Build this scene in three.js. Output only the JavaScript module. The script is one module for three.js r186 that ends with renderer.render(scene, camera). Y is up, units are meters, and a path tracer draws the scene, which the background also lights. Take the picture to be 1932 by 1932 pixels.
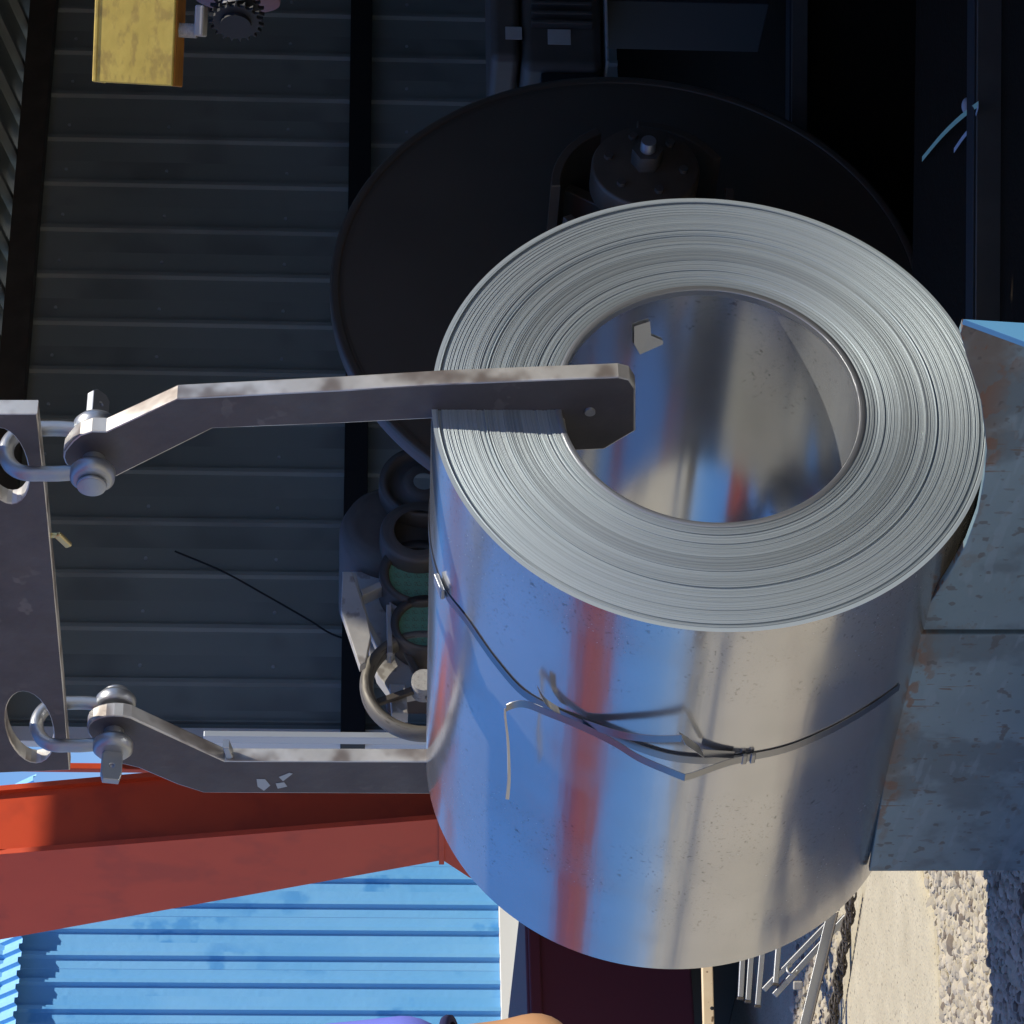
import * as THREE from 'three';
import { mergeGeometries } from 'three/addons/utils/BufferGeometryUtils.js';
import { MarchingCubes } from 'three/addons/objects/MarchingCubes.js';
import { RoundedBoxGeometry } from 'three/addons/geometries/RoundedBoxGeometry.js';

// ---------- camera (phone held sideways: world up points to the left of the picture) ----------
const scene = new THREE.Scene();
const FPX = 5600, S = 1932, CY = 1.38, PITCH = 3.2 * Math.PI / 180, ROLL = 0.8 * Math.PI / 180;
const camera = new THREE.PerspectiveCamera(2 * Math.atan(S / 2 / FPX) * 180 / Math.PI, 1, 0.1, 400);
const R0 = new THREE.Vector3(1, 0, 0), D0 = new THREE.Vector3(0, -Math.cos(PITCH), Math.sin(PITCH)), FW = new THREE.Vector3(0, -Math.sin(PITCH), -Math.cos(PITCH));
const RV = R0.clone().multiplyScalar(Math.cos(ROLL)).addScaledVector(D0, -Math.sin(ROLL));
const DV = R0.clone().multiplyScalar(Math.sin(ROLL)).addScaledVector(D0, Math.cos(ROLL));
camera.position.set(0, CY, 0);
camera.quaternion.setFromRotationMatrix(new THREE.Matrix4().makeBasis(DV, RV, FW.clone().negate()));
scene.add(camera);

// ---------- sky, sun, exposure ----------
const EXPOSURE = 1.16, SUN = 4.7;
{
  const w = 64, h = 128, d = new Float32Array(w * h * 4);
  for (let j = 0; j < h; j++) for (let i = 0; i < w; i++) {
    const e = ((j + 0.5) / h - 0.5) * Math.PI, s = Math.max(0, Math.sin(e)), k = Math.pow(1 - s, 3), kk = Math.pow(1 - s, 18);
    let c = [0.088 + 0.06 * k + 0.42 * kk, 0.24 + 0.14 * k + 0.28 * kk, 0.66 + 0.09 * k + 0.04 * kk];
    if (e < 0) c = [0.32, 0.30, 0.27];
    d.set([c[0], c[1], c[2], 1], (j * w + i) * 4);
  }
  const t = new THREE.DataTexture(d, w, h, THREE.RGBAFormat, THREE.FloatType);
  t.mapping = THREE.EquirectangularReflectionMapping; t.magFilter = t.minFilter = THREE.LinearFilter; t.needsUpdate = true;
  scene.background = t; scene.environment = t;
}
const sunDir = new THREE.Vector3(0.527, 0.837, 0.141).normalize();
const sun = new THREE.DirectionalLight(new THREE.Color(1, 0.925, 0.79), SUN);
sun.position.copy(sunDir).multiplyScalar(40).add(new THREE.Vector3(0, 0, -8)); sun.target.position.set(0, 0, -8);
sun.castShadow = true; sun.shadow.mapSize.set(4096, 4096);
Object.assign(sun.shadow.camera, { left: -14, right: 14, top: 14, bottom: -14, near: 1, far: 90 });
scene.add(sun, sun.target);
const renderer = new THREE.WebGLRenderer({ antialias: true });
renderer.toneMapping = THREE.LinearToneMapping; renderer.toneMappingExposure = EXPOSURE;
renderer.shadowMap.enabled = true;

// ---------- helpers ----------
let seed = 7;
const rnd = () => { seed = (seed + 0x6D2B79F5) | 0; let t = Math.imul(seed ^ (seed >>> 15), 1 | seed); t = (t + Math.imul(t ^ (t >>> 7), 61 | t)) ^ t; return ((t ^ (t >>> 14)) >>> 0) / 4294967296; };
const rr = (a, b) => a + (b - a) * rnd();
const V = (x, y, z) => new THREE.Vector3(x, y, z);
const used = {};
function nameIt(n) { if (used[n] === undefined) { used[n] = 0; return n; } used[n]++; return n + '_' + String(used[n]).padStart(3, '0'); }
function tag(o, label, category, group) { o.userData.label = label; o.userData.category = category; if (group) o.userData.group = group; return o; }
function thing(name, label, category, pos, quat, group) {
  const g = new THREE.Group(); g.name = nameIt(name); if (pos) g.position.copy(pos); if (quat) g.quaternion.copy(quat);
  tag(g, label, category, group); scene.add(g); g.updateMatrixWorld(true); return g;
}
function part(name, geo, mat, parent) { const m = new THREE.Mesh(geo, mat); m.name = name; m.castShadow = m.receiveShadow = true; parent.add(m); return m; }
function struct(name, geo, mat) { const m = part(nameIt(name), geo, mat, scene); m.userData.kind = 'structure'; return m; }
function at(x, y, d) { return camera.position.clone().addScaledVector(DV, (x - 966) / FPX * d).addScaledVector(RV, -(y - 966) / FPX * d).addScaledVector(FW, d); }
function ray(x, y) { return at(x, y, 1).sub(camera.position); }
function hit(x, y, p0, n) { const r = ray(x, y); return camera.position.clone().addScaledVector(r, p0.clone().sub(camera.position).dot(n) / r.dot(n)); }
const groundHit = (x, y, h = 0) => hit(x, y, V(0, h, 0), V(0, 1, 0));
function boxUV(g, s = 1) {                        // texture coordinates in metres, from the three flat projections
  g = g.index ? g.toNonIndexed() : g; const p = g.attributes.position, n = p.count, uv = new Float32Array(n * 2);
  const a = V(), b = V(), c = V();
  for (let i = 0; i < n; i += 3) {
    a.fromBufferAttribute(p, i); b.fromBufferAttribute(p, i + 1); c.fromBufferAttribute(p, i + 2);
    const q = b.clone().sub(a).cross(c.clone().sub(a)); const x = Math.abs(q.x), y = Math.abs(q.y), z = Math.abs(q.z);
    for (let k = 0; k < 3; k++) { const X = p.getX(i + k), Y = p.getY(i + k), Z = p.getZ(i + k);
      const w = x >= y && x >= z ? [Z, Y] : y >= z ? [X, Z] : [X, Y]; uv[(i + k) * 2] = w[0] * s; uv[(i + k) * 2 + 1] = w[1] * s; }
  }
  g.setAttribute('uv', new THREE.BufferAttribute(uv, 2)); return g;
}
function box(w, h, d, x = 0, y = 0, z = 0, r = 0.004) { const g = new RoundedBoxGeometry(w, h, d, 2, Math.min(r, w / 3, h / 3, d / 3)); g.translate(x, y, z); return boxUV(g); }
function merge(list) { return mergeGeometries(list.map(g => { g = g.index ? g.toNonIndexed() : g; for (const k of Object.keys(g.attributes)) if (!['position', 'normal', 'uv'].includes(k)) g.deleteAttribute(k); return g; })); }
function shapeOf(pts, holes = []) { const s = new THREE.Shape(pts.map(p => new THREE.Vector2(p[0], p[1]))); for (const h of holes) s.holes.push(new THREE.Path(h.map(p => new THREE.Vector2(p[0], p[1])))); return s; }
const BAS_N = new THREE.Matrix4();                                                          // shape in x,y; grows along +z
const BAS_P = new THREE.Matrix4().makeBasis(V(0, 0, 1), V(0, 1, 0), V(-1, 0, 0));          // shape in z,y; grows along -x
function plate(pts, t, where, off, bevel = 0.002, holes = []) {
  const g = new THREE.ExtrudeGeometry(shapeOf(pts, holes), { depth: t - 2 * bevel, bevelEnabled: bevel > 0, bevelThickness: bevel, bevelSize: bevel, bevelOffset: -bevel, bevelSegments: 2, curveSegments: 16 });
  g.translate(0, 0, bevel); g.applyMatrix4(where === 'P' ? BAS_P : BAS_N);
  if (where === 'P') g.translate(off + t, 0, 0); else g.translate(0, 0, off);            // 'P': visible face at x = off;  'N': back face at z = off
  return boxUV(g);
}
// pixel of the photograph to the local frame of a group, on its plane x = off ('P') or z = off ('N'); gives the two in-plane numbers
function loc(g, x, y, where, off) {
  const ax = where === 'P' ? V(1, 0, 0) : V(0, 0, 1), p0 = g.localToWorld(ax.clone().multiplyScalar(off)), n = ax.applyQuaternion(g.getWorldQuaternion(new THREE.Quaternion()));
  const q = g.worldToLocal(hit(x, y, p0, n)); return where === 'P' ? [q.z, q.y] : [q.x, q.y];
}
const locs = (g, pts, where, off) => pts.map(p => loc(g, p[0], p[1], where, off));
function cyl(r, l, axis, x, y, z, r2 = r, seg = 40) { const g = new THREE.CylinderGeometry(r2, r, l, seg); if (axis === 'z') g.rotateX(Math.PI / 2); if (axis === 'x') g.rotateZ(-Math.PI / 2); g.translate(x, y, z); return g; }
function lathe(prof, seg = 96) { return new THREE.LatheGeometry(prof.map(p => new THREE.Vector2(p[0], p[1])), seg); }
function latheZ(prof, seg = 96) { const g = lathe(prof, seg); g.rotateX(Math.PI / 2); return g; }    // profile: [radius, z]
function tube(pts, r, seg = 40, rad = 12) { return new THREE.TubeGeometry(new THREE.CatmullRomCurve3(pts), seg, r, rad, false); }

// ---------- procedural textures ----------
function makeNoise(n, s0) { const t = new Float32Array(n * n); let s = s0; for (let i = 0; i < n * n; i++) { s = (Math.imul(s, 1664525) + 1013904223) >>> 0; t[i] = s / 4294967296; } return t; }
const NT = makeNoise(256, 99);
function vn(x, y, per) { // tileable value noise, period per cells
  const xi = Math.floor(x), yi = Math.floor(y), fx = x - xi, fy = y - yi, u = fx * fx * (3 - 2 * fx), v = fy * fy * (3 - 2 * fy);
  const m = (a) => ((a % per) + per) % per, g = (a, b) => NT[(m(b) * 131 + m(a) * 7 + per * 17 + m(a) * m(b) * 3) & 65535];
  return (g(xi, yi) * (1 - u) + g(xi + 1, yi) * u) * (1 - v) + (g(xi, yi + 1) * (1 - u) + g(xi + 1, yi + 1) * u) * v;
}
function fbm(u, v, f, o) { let a = 0, k = 0.5, t = 0; for (let i = 0; i < o; i++) { a += k * vn(u * f, v * f, f); t += k; k *= 0.55; f *= 2; } return a / t; }
const sm = (a, b, x) => { const t = Math.min(1, Math.max(0, (x - a) / (b - a))); return t * t * (3 - 2 * t); };
const mix = (a, b, t) => a.map((q, i) => q + (b[i] - q) * t);
function tex(n, fn, srgb, rep = 1) {
  const d = new Uint8Array(n * n * 4);
  for (let j = 0; j < n; j++) for (let i = 0; i < n; i++) { const c = fn(i / n, j / n); d.set([c[0] * 255, c[1] * 255, c[2] * 255, 255].map(x => Math.max(0, Math.min(255, x))), (j * n + i) * 4); }
  const t = new THREE.DataTexture(d, n, n); t.wrapS = t.wrapT = THREE.RepeatWrapping; t.magFilter = THREE.LinearFilter; t.minFilter = THREE.LinearMipmapLinearFilter; t.generateMipmaps = true;
  if (srgb) t.colorSpace = THREE.SRGBColorSpace; t.repeat.set(rep, rep); t.needsUpdate = true; return t;
}
const g3 = (x) => [x, x, x];
const speck = (u, v, f, th) => sm(th, th + 0.06, vn(u * f, v * f, f));
const T = {
  mill: tex(512, (u, v) => { const a = fbm(u, v, 6, 5), b = fbm(u + 0.3, v, 3, 3), s = sm(0.62, 0.72, fbm(u, v, 14, 3)); return mix(mix([0.31, 0.30, 0.31], [0.385, 0.37, 0.37], a), [0.54, 0.52, 0.50], s * 0.4 * sm(0.4, 0.7, b)); }, true, 2.2),
  shear: tex(512, (u, v) => { const a = fbm(u, v, 9, 4), b = sm(0.5, 0.75, fbm(u + 0.3, v, 5, 4)); return mix(mix([0.70, 0.69, 0.66], [0.88, 0.87, 0.84], a), [0.46, 0.42, 0.39], b * 0.8); }, true, 2.2),
  millR: tex(256, (u, v) => g3(0.42 + 0.35 * fbm(u, v, 8, 4)), false, 2.2),
  bump: tex(512, (u, v) => g3(fbm(u, v, 16, 5)), false, 2),
  smudge: tex(512, (u, v) => { const a = fbm(u, v, 5, 4), s = Math.max(speck(u, v, 190, 0.93), speck(u, v, 140, 0.95)) * sm(0.5, 0.65, fbm(u, v, 4, 3)); return g3(0.165 + 0.08 * sm(0.4, 0.75, a) + 0.12 * s); }, false, 1.3),
  roll: tex(512, (u, v) => g3(0.62 * fbm(u, 0.02 * Math.sin(v * 6.283), 20, 5) + 0.38 * fbm(u, v, 6, 3)), false, 0.68),
  boreR: tex(256, (u, v) => g3(0.13 + 0.07 * fbm(u, v, 6, 3)), false, 1.3),
  steelC: tex(512, (u, v) => { const a = fbm(u, v, 5, 4), s = Math.max(speck(u, v, 200, 0.87), speck(u, v, 140, 0.9)) * sm(0.5, 0.66, fbm(u, v, 4, 3)); return mix(mix([0.93, 0.93, 0.93], [0.86, 0.86, 0.85], a), [0.55, 0.54, 0.53], s * 0.6); }, true, 1.3),
  rustBlue: tex(1024, (u, v) => {
    const a = fbm(u, v, 5, 5), b = fbm(u + 0.5, v + 0.2, 9, 5), c = fbm(u, v, 44, 3), e = sm(0.34, 0.42, v + 0.10 * (a - 0.5)), d = fbm(u, v * 2 % 1, 22, 4), f = fbm(u, v, 64, 2), w = fbm(u, (v * 5) % 1, 12, 3);
    let k = mix([0.38, 0.475, 0.515], [0.48, 0.57, 0.605], a); k = mix(k, [0.31, 0.38, 0.42], sm(0.5, 0.7, b) * 0.7); k = mix(k, [0.50, 0.58, 0.63], sm(0.62, 0.75, w) * 0.35);
    k = mix(k, [0.40, 0.31, 0.25], Math.max(e * sm(0.44, 0.62, b), sm(0.70, 0.78, d) * 0.3) * 0.6); k = mix(k, [0.46, 0.27, 0.18], e * sm(0.52, 0.62, d) * 0.7); k = mix(k, [0.27, 0.25, 0.25], sm(0.74, 0.80, c) * 0.5); const q = sm(0.72, 0.78, fbm(u * 6 % 1, v, 24, 3)) * sm(0.45, 0.6, a); k = mix(k, [0.38, 0.27, 0.21], q * 0.6); return mix(k, [0.34, 0.34, 0.35], sm(0.78, 0.84, f) * 0.4);
  }, true, 1.0),
  conc: tex(512, (u, v) => mix(mix([0.66, 0.625, 0.535], [0.77, 0.735, 0.64], fbm(u, v, 6, 5)), [0.42, 0.39, 0.35], Math.max(speck(u, v, 90, 0.88), speck(u, v, 128, 0.9)) * 0.7), true, 1.5),
  concB: tex(512, (u, v) => g3(fbm(u, v, 24, 4) * 0.7 + 0.3 * vn(u * 128, v * 128, 128)), false, 1.5),
  blueWall: tex(1024, (u, v) => { const a = fbm(u, v, 4, 5), b = sm(0.5, 0.7, fbm(u, v + 0.4, 14, 4)) * sm(0.42, 0.6, fbm(u + 0.2, v, 3, 3)); return mix(mix([0.40, 0.68, 0.89], [0.50, 0.74, 0.92], a), [0.24, 0.54, 0.81], b * 0.6); }, true, 0.55),
  greyWall: tex(512, (u, v) => mix(mix([0.525, 0.555, 0.535], [0.61, 0.635, 0.61], fbm(u, v, 4, 5)), [0.44, 0.46, 0.45], sm(0.5, 0.8, fbm(u, v, 7, 3)) * 0.5), true, 0.4),
  yellow: tex(512, (u, v) => { const a = fbm(u, v, 6, 5), s = sm(0.5, 0.8, fbm(u, v * 2 % 1, 9, 4)), t = sm(0.66, 0.72, fbm(u + 0.4, v, 22, 3)) * sm(0.55, 0.7, fbm(u + 0.1, v + 0.3, 3, 2)); return mix(mix(mix([0.80, 0.69, 0.31], [0.86, 0.76, 0.37], a), [0.66, 0.55, 0.28], s * 0.6), [0.25, 0.22, 0.18], t * 0.8); }, true, 4),
  red: tex(512, (u, v) => mix(mix([0.78, 0.265, 0.12], [0.84, 0.31, 0.15], fbm(u, v, 5, 5)), [0.60, 0.20, 0.12], sm(0.5, 0.8, fbm(u + 0.3, v, 9, 4)) * 0.35), true, 0.8),
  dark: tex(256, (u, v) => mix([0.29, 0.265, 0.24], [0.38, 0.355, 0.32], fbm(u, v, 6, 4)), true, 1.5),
  cast: tex(512, (u, v) => { const s = sm(0.58, 0.74, fbm(u, v, 10, 4)); return mix(mix([0.60, 0.59, 0.57], [0.72, 0.71, 0.68], fbm(u, v, 5, 4)), [0.34, 0.31, 0.29], s * 0.45); }, true, 2.5),
  green: tex(256, (u, v) => mix(mix([0.34, 0.52, 0.42], [0.44, 0.60, 0.48], fbm(u, v, 6, 4)), [0.36, 0.33, 0.25], sm(0.6, 0.7, fbm(u, v, 8, 3)) * 0.7), true, 6),
  cream: tex(256, (u, v) => mix(mix([0.86, 0.76, 0.60], [0.93, 0.85, 0.70], fbm(u, v, 6, 4)), [0.4, 0.3, 0.2], speck(u, v, 32, 0.9) * 0.8), true, 3),
};
const SM = (o) => new THREE.MeshStandardMaterial(o);
const M = {
  mill: SM({ map: T.mill, roughnessMap: T.millR, roughness: 1, metalness: 0.35, bumpMap: T.bump, bumpScale: 0.0012 }),
  strip: SM({ map: T.steelC, color: 0xd6d7da, metalness: 0.88, roughness: 1, roughnessMap: T.smudge, bumpMap: T.roll, bumpScale: 0.0014 }),
  bore: SM({ map: T.steelC, color: 0xdfe3e8, metalness: 0.8, roughness: 1, roughnessMap: T.boreR, bumpMap: T.roll, bumpScale: 0.00025 }),
  face: SM({ color: 0xe2e5e6, vertexColors: true, metalness: 0.7, roughness: 0.56 }),
  strap: SM({ color: 0x8d8f94, metalness: 1, roughness: 0.28 }),
  zinc: SM({ color: 0xa6a9ac, metalness: 0.85, roughness: 0.42, bumpMap: T.bump, bumpScale: 0.0004 }),
  rustBlue: SM({ map: T.rustBlue, metalness: 0.1, roughness: 0.5, bumpMap: T.bump, bumpScale: 0.0006 }),
  conc: SM({ map: T.conc, roughness: 0.95, bumpMap: T.concB, bumpScale: 0.004 }),
  blueWall: SM({ map: T.blueWall, roughness: 0.5, bumpMap: T.bump, bumpScale: 0.0012 }),
  greyWall: SM({ map: T.greyWall, roughness: 0.45, metalness: 0.1 }),
  yellow: SM({ map: T.yellow, roughness: 0.55, bumpMap: T.bump, bumpScale: 0.001 }),
  red: SM({ map: T.red, roughness: 0.5 }),
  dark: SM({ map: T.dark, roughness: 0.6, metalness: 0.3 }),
  black: SM({ color: 0x17181b, roughness: 0.6 }),
  cast: SM({ map: T.cast, roughness: 0.6, bumpMap: T.bump, bumpScale: 0.001 }),
  green: SM({ map: T.green, roughness: 0.5 }),
  iron: SM({ map: T.cast, color: 0xa9a59e, roughness: 0.55, metalness: 0.3 }),
  cream: SM({ map: T.cream, roughness: 0.8 }),
  white: SM({ color: 0xd8d8d4, roughness: 0.6 }),
  sill: SM({ color: 0xb9c0c6, roughness: 0.4, metalness: 0.5 }),
  maroon: SM({ color: 0x6a3238, roughness: 0.6 }),
  sheared: SM({ map: T.shear, color: 0xffffff, roughness: 0.38, metalness: 0.5, bumpMap: T.bump, bumpScale: 0.0006 }),
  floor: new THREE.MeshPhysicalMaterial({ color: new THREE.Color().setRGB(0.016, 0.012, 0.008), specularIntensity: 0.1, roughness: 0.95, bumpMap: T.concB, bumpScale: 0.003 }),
  grease: SM({ map: T.dark, color: 0xfff2e2, roughness: 0.4, metalness: 0.15 }),
};

// ---------- frames that the picture gives ----------
const N = DV.clone().multiplyScalar(0.0312).addScaledVector(RV, 0.6033).addScaledVector(FW, -0.7969).normalize();   // coil axis, towards the near face
const C = at(966 + 0.3342 / 5.0027 * FPX, 966 - 0.184 / 5.0027 * FPX, 5.0027);
const UP = V(0, 1, 0).addScaledVector(N, -N.y).normalize(), Q = UP.clone().cross(N).normalize();
const coilQ = new THREE.Quaternion().setFromRotationMatrix(new THREE.Matrix4().makeBasis(Q, UP, N));
const Nh = V(N.x, 0, N.z).normalize(), Qh = V(0, 1, 0).cross(Nh);
const flatQ = new THREE.Quaternion().setFromRotationMatrix(new THREE.Matrix4().makeBasis(Qh, V(0, 1, 0), Nh));      // same heading, level
const R = 0.47, RB = 0.255, L = 1.1155;

// ---------- steel coil ----------
const coil = thing('steel_coil', 'big shiny coil of rolled sheet steel lying on its side in the cradle', 'steel coil', C, coilQ);
{
  const body = latheZ([[R, -L], [R, -L * 0.75], [R, -L * 0.5], [R, -L * 0.25], [R, 0]], 256);
  const p = body.attributes.position, uv = body.attributes.uv;
  for (let i = 0; i < p.count; i++) uv.setXY(i, uv.getX(i) * 2 * Math.PI * R, p.getZ(i));
  part('outer_wrap', body, M.strip, coil);
  const prof = [], col = []; let r = R, base = 0, tone = 0.75;
  while (r > RB + 0.001) {                                           // every wrap's edge stands a little different
    const w = Math.min(rr(0.0009, 0.002), r - RB), big = rnd();
    if (big < 0.1) { base = rr(-0.003, 0.0004); tone = rr(0.50, 0.67); }
    const z = base + rr(-0.0004, 0.0004), c = tone + rr(-0.06, 0.06);
    if (r > R - 0.006) { prof.push([r, 0.0], [r - w, 0.0]); col.push(0.8, 0.8); }
    else { prof.push([r, z - 0.0009], [r - w * 0.12, z], [r - w * 0.88, z + rr(-0.0002, 0.0002)], [r - w, z - 0.0009]); col.push(c * 0.82, c, c, c * 0.82); }  // groove shade between wraps put into the vertex colours
    r -= w;
  }
  const n = prof.length;
  const face = (pr, flip) => { const seg = 240, g = latheZ(flip ? pr.map(q => [q[0], -L - q[1]]).reverse() : pr, seg), cc = new Float32Array(g.attributes.position.count * 3);
    for (let s = 0; s <= seg; s++) for (let i = 0; i < n; i++) { const k = col[flip ? n - 1 - i : i]; cc.set([k * 0.87, k * 0.96, k], (s * n + i) * 3); } g.setAttribute('color', new THREE.BufferAttribute(cc, 3)); return g; };
  part('wound_edge', face(prof, false), M.face, coil);
  part('wound_edge', face(prof, true), M.face, coil);
  const bore = latheZ([[RB + 0.004, 0], [RB, -0.012], [RB - 0.001, -L * 0.5], [RB, -L + 0.012], [RB + 0.004, -L]], 192);
  const q = bore.attributes.position, u2 = bore.attributes.uv; for (let i = 0; i < q.count; i++) u2.setXY(i, u2.getX(i) * 2 * Math.PI * RB, q.getZ(i));
  part('inner_wrap', bore, M.bore, coil);
  const lip = latheZ([[RB - 0.003, -0.014], [RB - 0.003, -0.001], [RB - 0.002, 0.0008], [RB + 0.007, 0.001], [RB + 0.008, -0.003]], 160); part('inner_lip', lip, M.zinc, coil);
  // a torn scrap of tape stuck inside the bore
  const r2 = RB - 0.003, tp = [], scrap = [[1196, 616], [1226, 606], [1228, 633], [1251, 643], [1250, 649], [1207, 668], [1196, 648]];
  for (const s of scrap) tp.push(onCylinder(s[0], s[1], r2, true));
  const pos = []; const cen = tp.reduce((a, b) => a.add(b), V(0, 0, 0)).multiplyScalar(1 / tp.length);
  for (const t of tp) { const k = r2 / Math.hypot(t.x, t.y); t.x *= k; t.y *= k; }
  const kc = (r2) / Math.hypot(cen.x, cen.y); cen.x *= kc; cen.y *= kc;
  const inw = V(-cen.x, -cen.y, 0).normalize().multiplyScalar(0.0012);
  for (let i = 0; i < tp.length; i++) { const a = tp[i], b = tp[(i + 1) % tp.length]; const A = a.clone().add(inw), B = b.clone().add(inw), K = cen.clone().add(inw);
    pos.push(...a.toArray(), ...b.toArray(), ...cen.toArray(), ...B.toArray(), ...A.toArray(), ...K.toArray(), ...a.toArray(), ...A.toArray(), ...b.toArray(), ...b.toArray(), ...A.toArray(), ...B.toArray()); }
  const sg = new THREE.BufferGeometry(); sg.setAttribute('position', new THREE.Float32BufferAttribute(pos, 3)); sg.computeVertexNormals(); const tm = M.white.clone(); tm.side = THREE.DoubleSide;
  const tape = part('tape_scrap', boxUV(sg), tm, coil); tape.userData.label = 'torn scrap of pale tape';
  // the loose tail of the outermost wrap at the foot of the near edge
  const tail = []; for (let i = 0; i <= 10; i++) { const a = -Math.PI / 2 - 0.02 - i * 0.035, rad = R + 0.002 + 0.00022 * i * i; tail.push(V(Math.cos(a) * rad, Math.sin(a) * rad, 0)); }
  part('loose_tail', ribbon(tail, tail.map(() => V(0, 0, -1)), 0.35, 0.0015, 0.176), M.strip, coil);
}
function onCylinder(x, y, r, inside) {                              // picture point on the coil's surface of radius r, in the coil's frame
  const o = coil.worldToLocal(camera.position.clone()), d = coil.worldToLocal(camera.position.clone().add(ray(x, y))).sub(o);
  const a = d.x * d.x + d.y * d.y, b = 2 * (o.x * d.x + o.y * d.y), c = o.x * o.x + o.y * o.y - r * r, D = Math.max(0, b * b - 4 * a * c);
  return o.addScaledVector(d, (-b + (inside ? 1 : -1) * Math.sqrt(D)) / (2 * a));
}
function ribbon(pts, dirs, w, t = 0.0009, shift = 0) {               // flat metal band: centre line, width directions
  const n = pts.length, pos = [], idx = [];
  for (let i = 0; i < n; i++) {
    const a = pts[Math.max(0, i - 1)], b = pts[Math.min(n - 1, i + 1)], tg = b.clone().sub(a).normalize(), wd = dirs[i].clone().normalize(), nn = tg.clone().cross(wd).normalize().multiplyScalar(t / 2), c = pts[i].clone().addScaledVector(wd, shift);
    for (const [s, k] of [[-1, -1], [1, -1], [1, 1], [-1, 1]]) { const q = c.clone().addScaledVector(wd, s * w / 2).addScaledVector(nn, k); pos.push(q.x, q.y, q.z); }
    if (i < n - 1) for (let k = 0; k < 4; k++) { const p = i * 4 + k, q = i * 4 + (k + 1) % 4; idx.push(p, q, p + 4, q, q + 4, p + 4); }
  }
  idx.push(0, 2, 1, 0, 3, 2); const e = (n - 1) * 4; idx.push(e, e + 1, e + 2, e, e + 2, e + 3);
  const g = new THREE.BufferGeometry(); g.setAttribute('position', new THREE.Float32BufferAttribute(pos, 3)); g.setIndex(idx); const h = g.toNonIndexed(); h.computeVertexNormals(); return boxUV(h);
}
function smooth(pts, k) { return new THREE.CatmullRomCurve3(pts, false, 'centripetal').getPoints(k); }

// ---------- steel strap round the coil, with its lifted tail ----------
{
  const st = thing('steel_strap', 'thin steel strap round the coil with a loose bent tail', 'strap', C, coilQ);
  const Z = V(0, 0, 1), W = 0.021;
  const run = [[829, 1100], [880, 1172], [935, 1250], [985, 1306], [1050, 1343], [1100, 1366], [1160, 1391], [1205, 1411], [1265, 1429], [1325, 1435], [1371, 1433], [1416, 1428], [1485, 1413], [1560, 1382], [1640, 1337], [1697, 1296]].map((p, i) => onCylinder(p[0], p[1], R + 0.002 + (i > 4 && i < 10 ? 0.002 : 0)));
  const a0 = Math.atan2(run[0].y, run[0].x), z0 = run[0].z; const back = []; for (let i = 12; i >= 1; i--) { const a = a0 - i * 0.25; back.push(V(Math.cos(a) * (R + 0.002), Math.sin(a) * (R + 0.002), z0 + 0.0 * i)); }
  const line = smooth([...back, ...run], 140);
  part('band', ribbon(line, line.map(() => Z), W), M.strap, st);
  const lift = (p, h) => onCylinder(p[0], p[1], R + h);
  const t1 = smooth([lift([1416, 1429], 0.006), lift([1371, 1440], 0.013), lift([1310, 1462], 0.03), lift([1292, 1467], 0.035)], 16);
  const t2 = smooth([lift([1292, 1467], 0.035), lift([1262, 1455], 0.03), lift([1205, 1430], 0.02), lift([1160, 1402], 0.014), lift([1100, 1372], 0.012), lift([1039, 1347], 0.02), lift([988, 1328], 0.035), lift([966, 1331], 0.045), lift([955, 1336], 0.052)], 40);
  part('loose_tail', ribbon(t1, t1.map(() => Z), W), M.strap, st);
  part('loose_tail', ribbon(t2, t2.map(() => Z), W), M.strap, st);
  const t3 = smooth([lift([953, 1337], 0.052), lift([953, 1350], 0.055), lift([958, 1395], 0.05), lift([960, 1440], 0.045), lift([960, 1475], 0.048), lift([957, 1508], 0.052)], 24);
  part('loose_tail', ribbon(t3, t3.map((q, i) => V(-0.25, 0.1 + 0.15 * i / 24, 0.5)), W * 0.8), M.white, st);  // white in place of strap steel, sunlight put into its colour
  const t4 = smooth([lift([1100, 1364], 0.008), lift([1175, 1387], 0.02), lift([1235, 1394], 0.026), lift([1286, 1393], 0.03)], 24);
  part('loose_loop', ribbon(t4, t4.map(() => Z), W), M.strap, st);
  const t5 = smooth([lift([1287, 1393], 0.03), lift([1308, 1407], 0.022), lift([1325, 1420], 0.014)], 10);
  part('loose_loop', ribbon(t5, t5.map((q, i) => V(0.55, 0.55, 1)), W * 1.3), M.zinc, st);
  const t6 = smooth([lift([1325, 1420], 0.012), lift([1350, 1422], 0.008), lift([1385, 1424], 0.005)], 10);
  part('loose_loop', ribbon(t6, t6.map(() => Z), W), M.strap, st);
  const t7 = smooth([lift([1016, 1302], 0.022), lift([1030, 1324], 0.014), lift([1056, 1342], 0.008)], 10);
  part('loose_curl', ribbon(t7, t7.map((q, i) => V(0.6, 0.3, 0.6)), W * 0.8), M.zinc, st);
  for (const p of [[1404, 1432], [1420, 1430]]) { const c = lift(p, 0.006), a = Math.atan2(c.y, c.x), g = box(0.007, 0.009, 0.026, 0, 0, 0, 0.002); g.rotateZ(a); g.translate(c.x, c.y, c.z); part('seal', g, M.strap, st); }
  const c = lift([829, 1106], 0.007), g = box(0.008, 0.04, 0.026, 0, 0, 0, 0.002); g.rotateZ(Math.atan2(c.y, c.x)); g.translate(c.x, c.y, c.z); part('seal', g, M.zinc, st);
}

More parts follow.
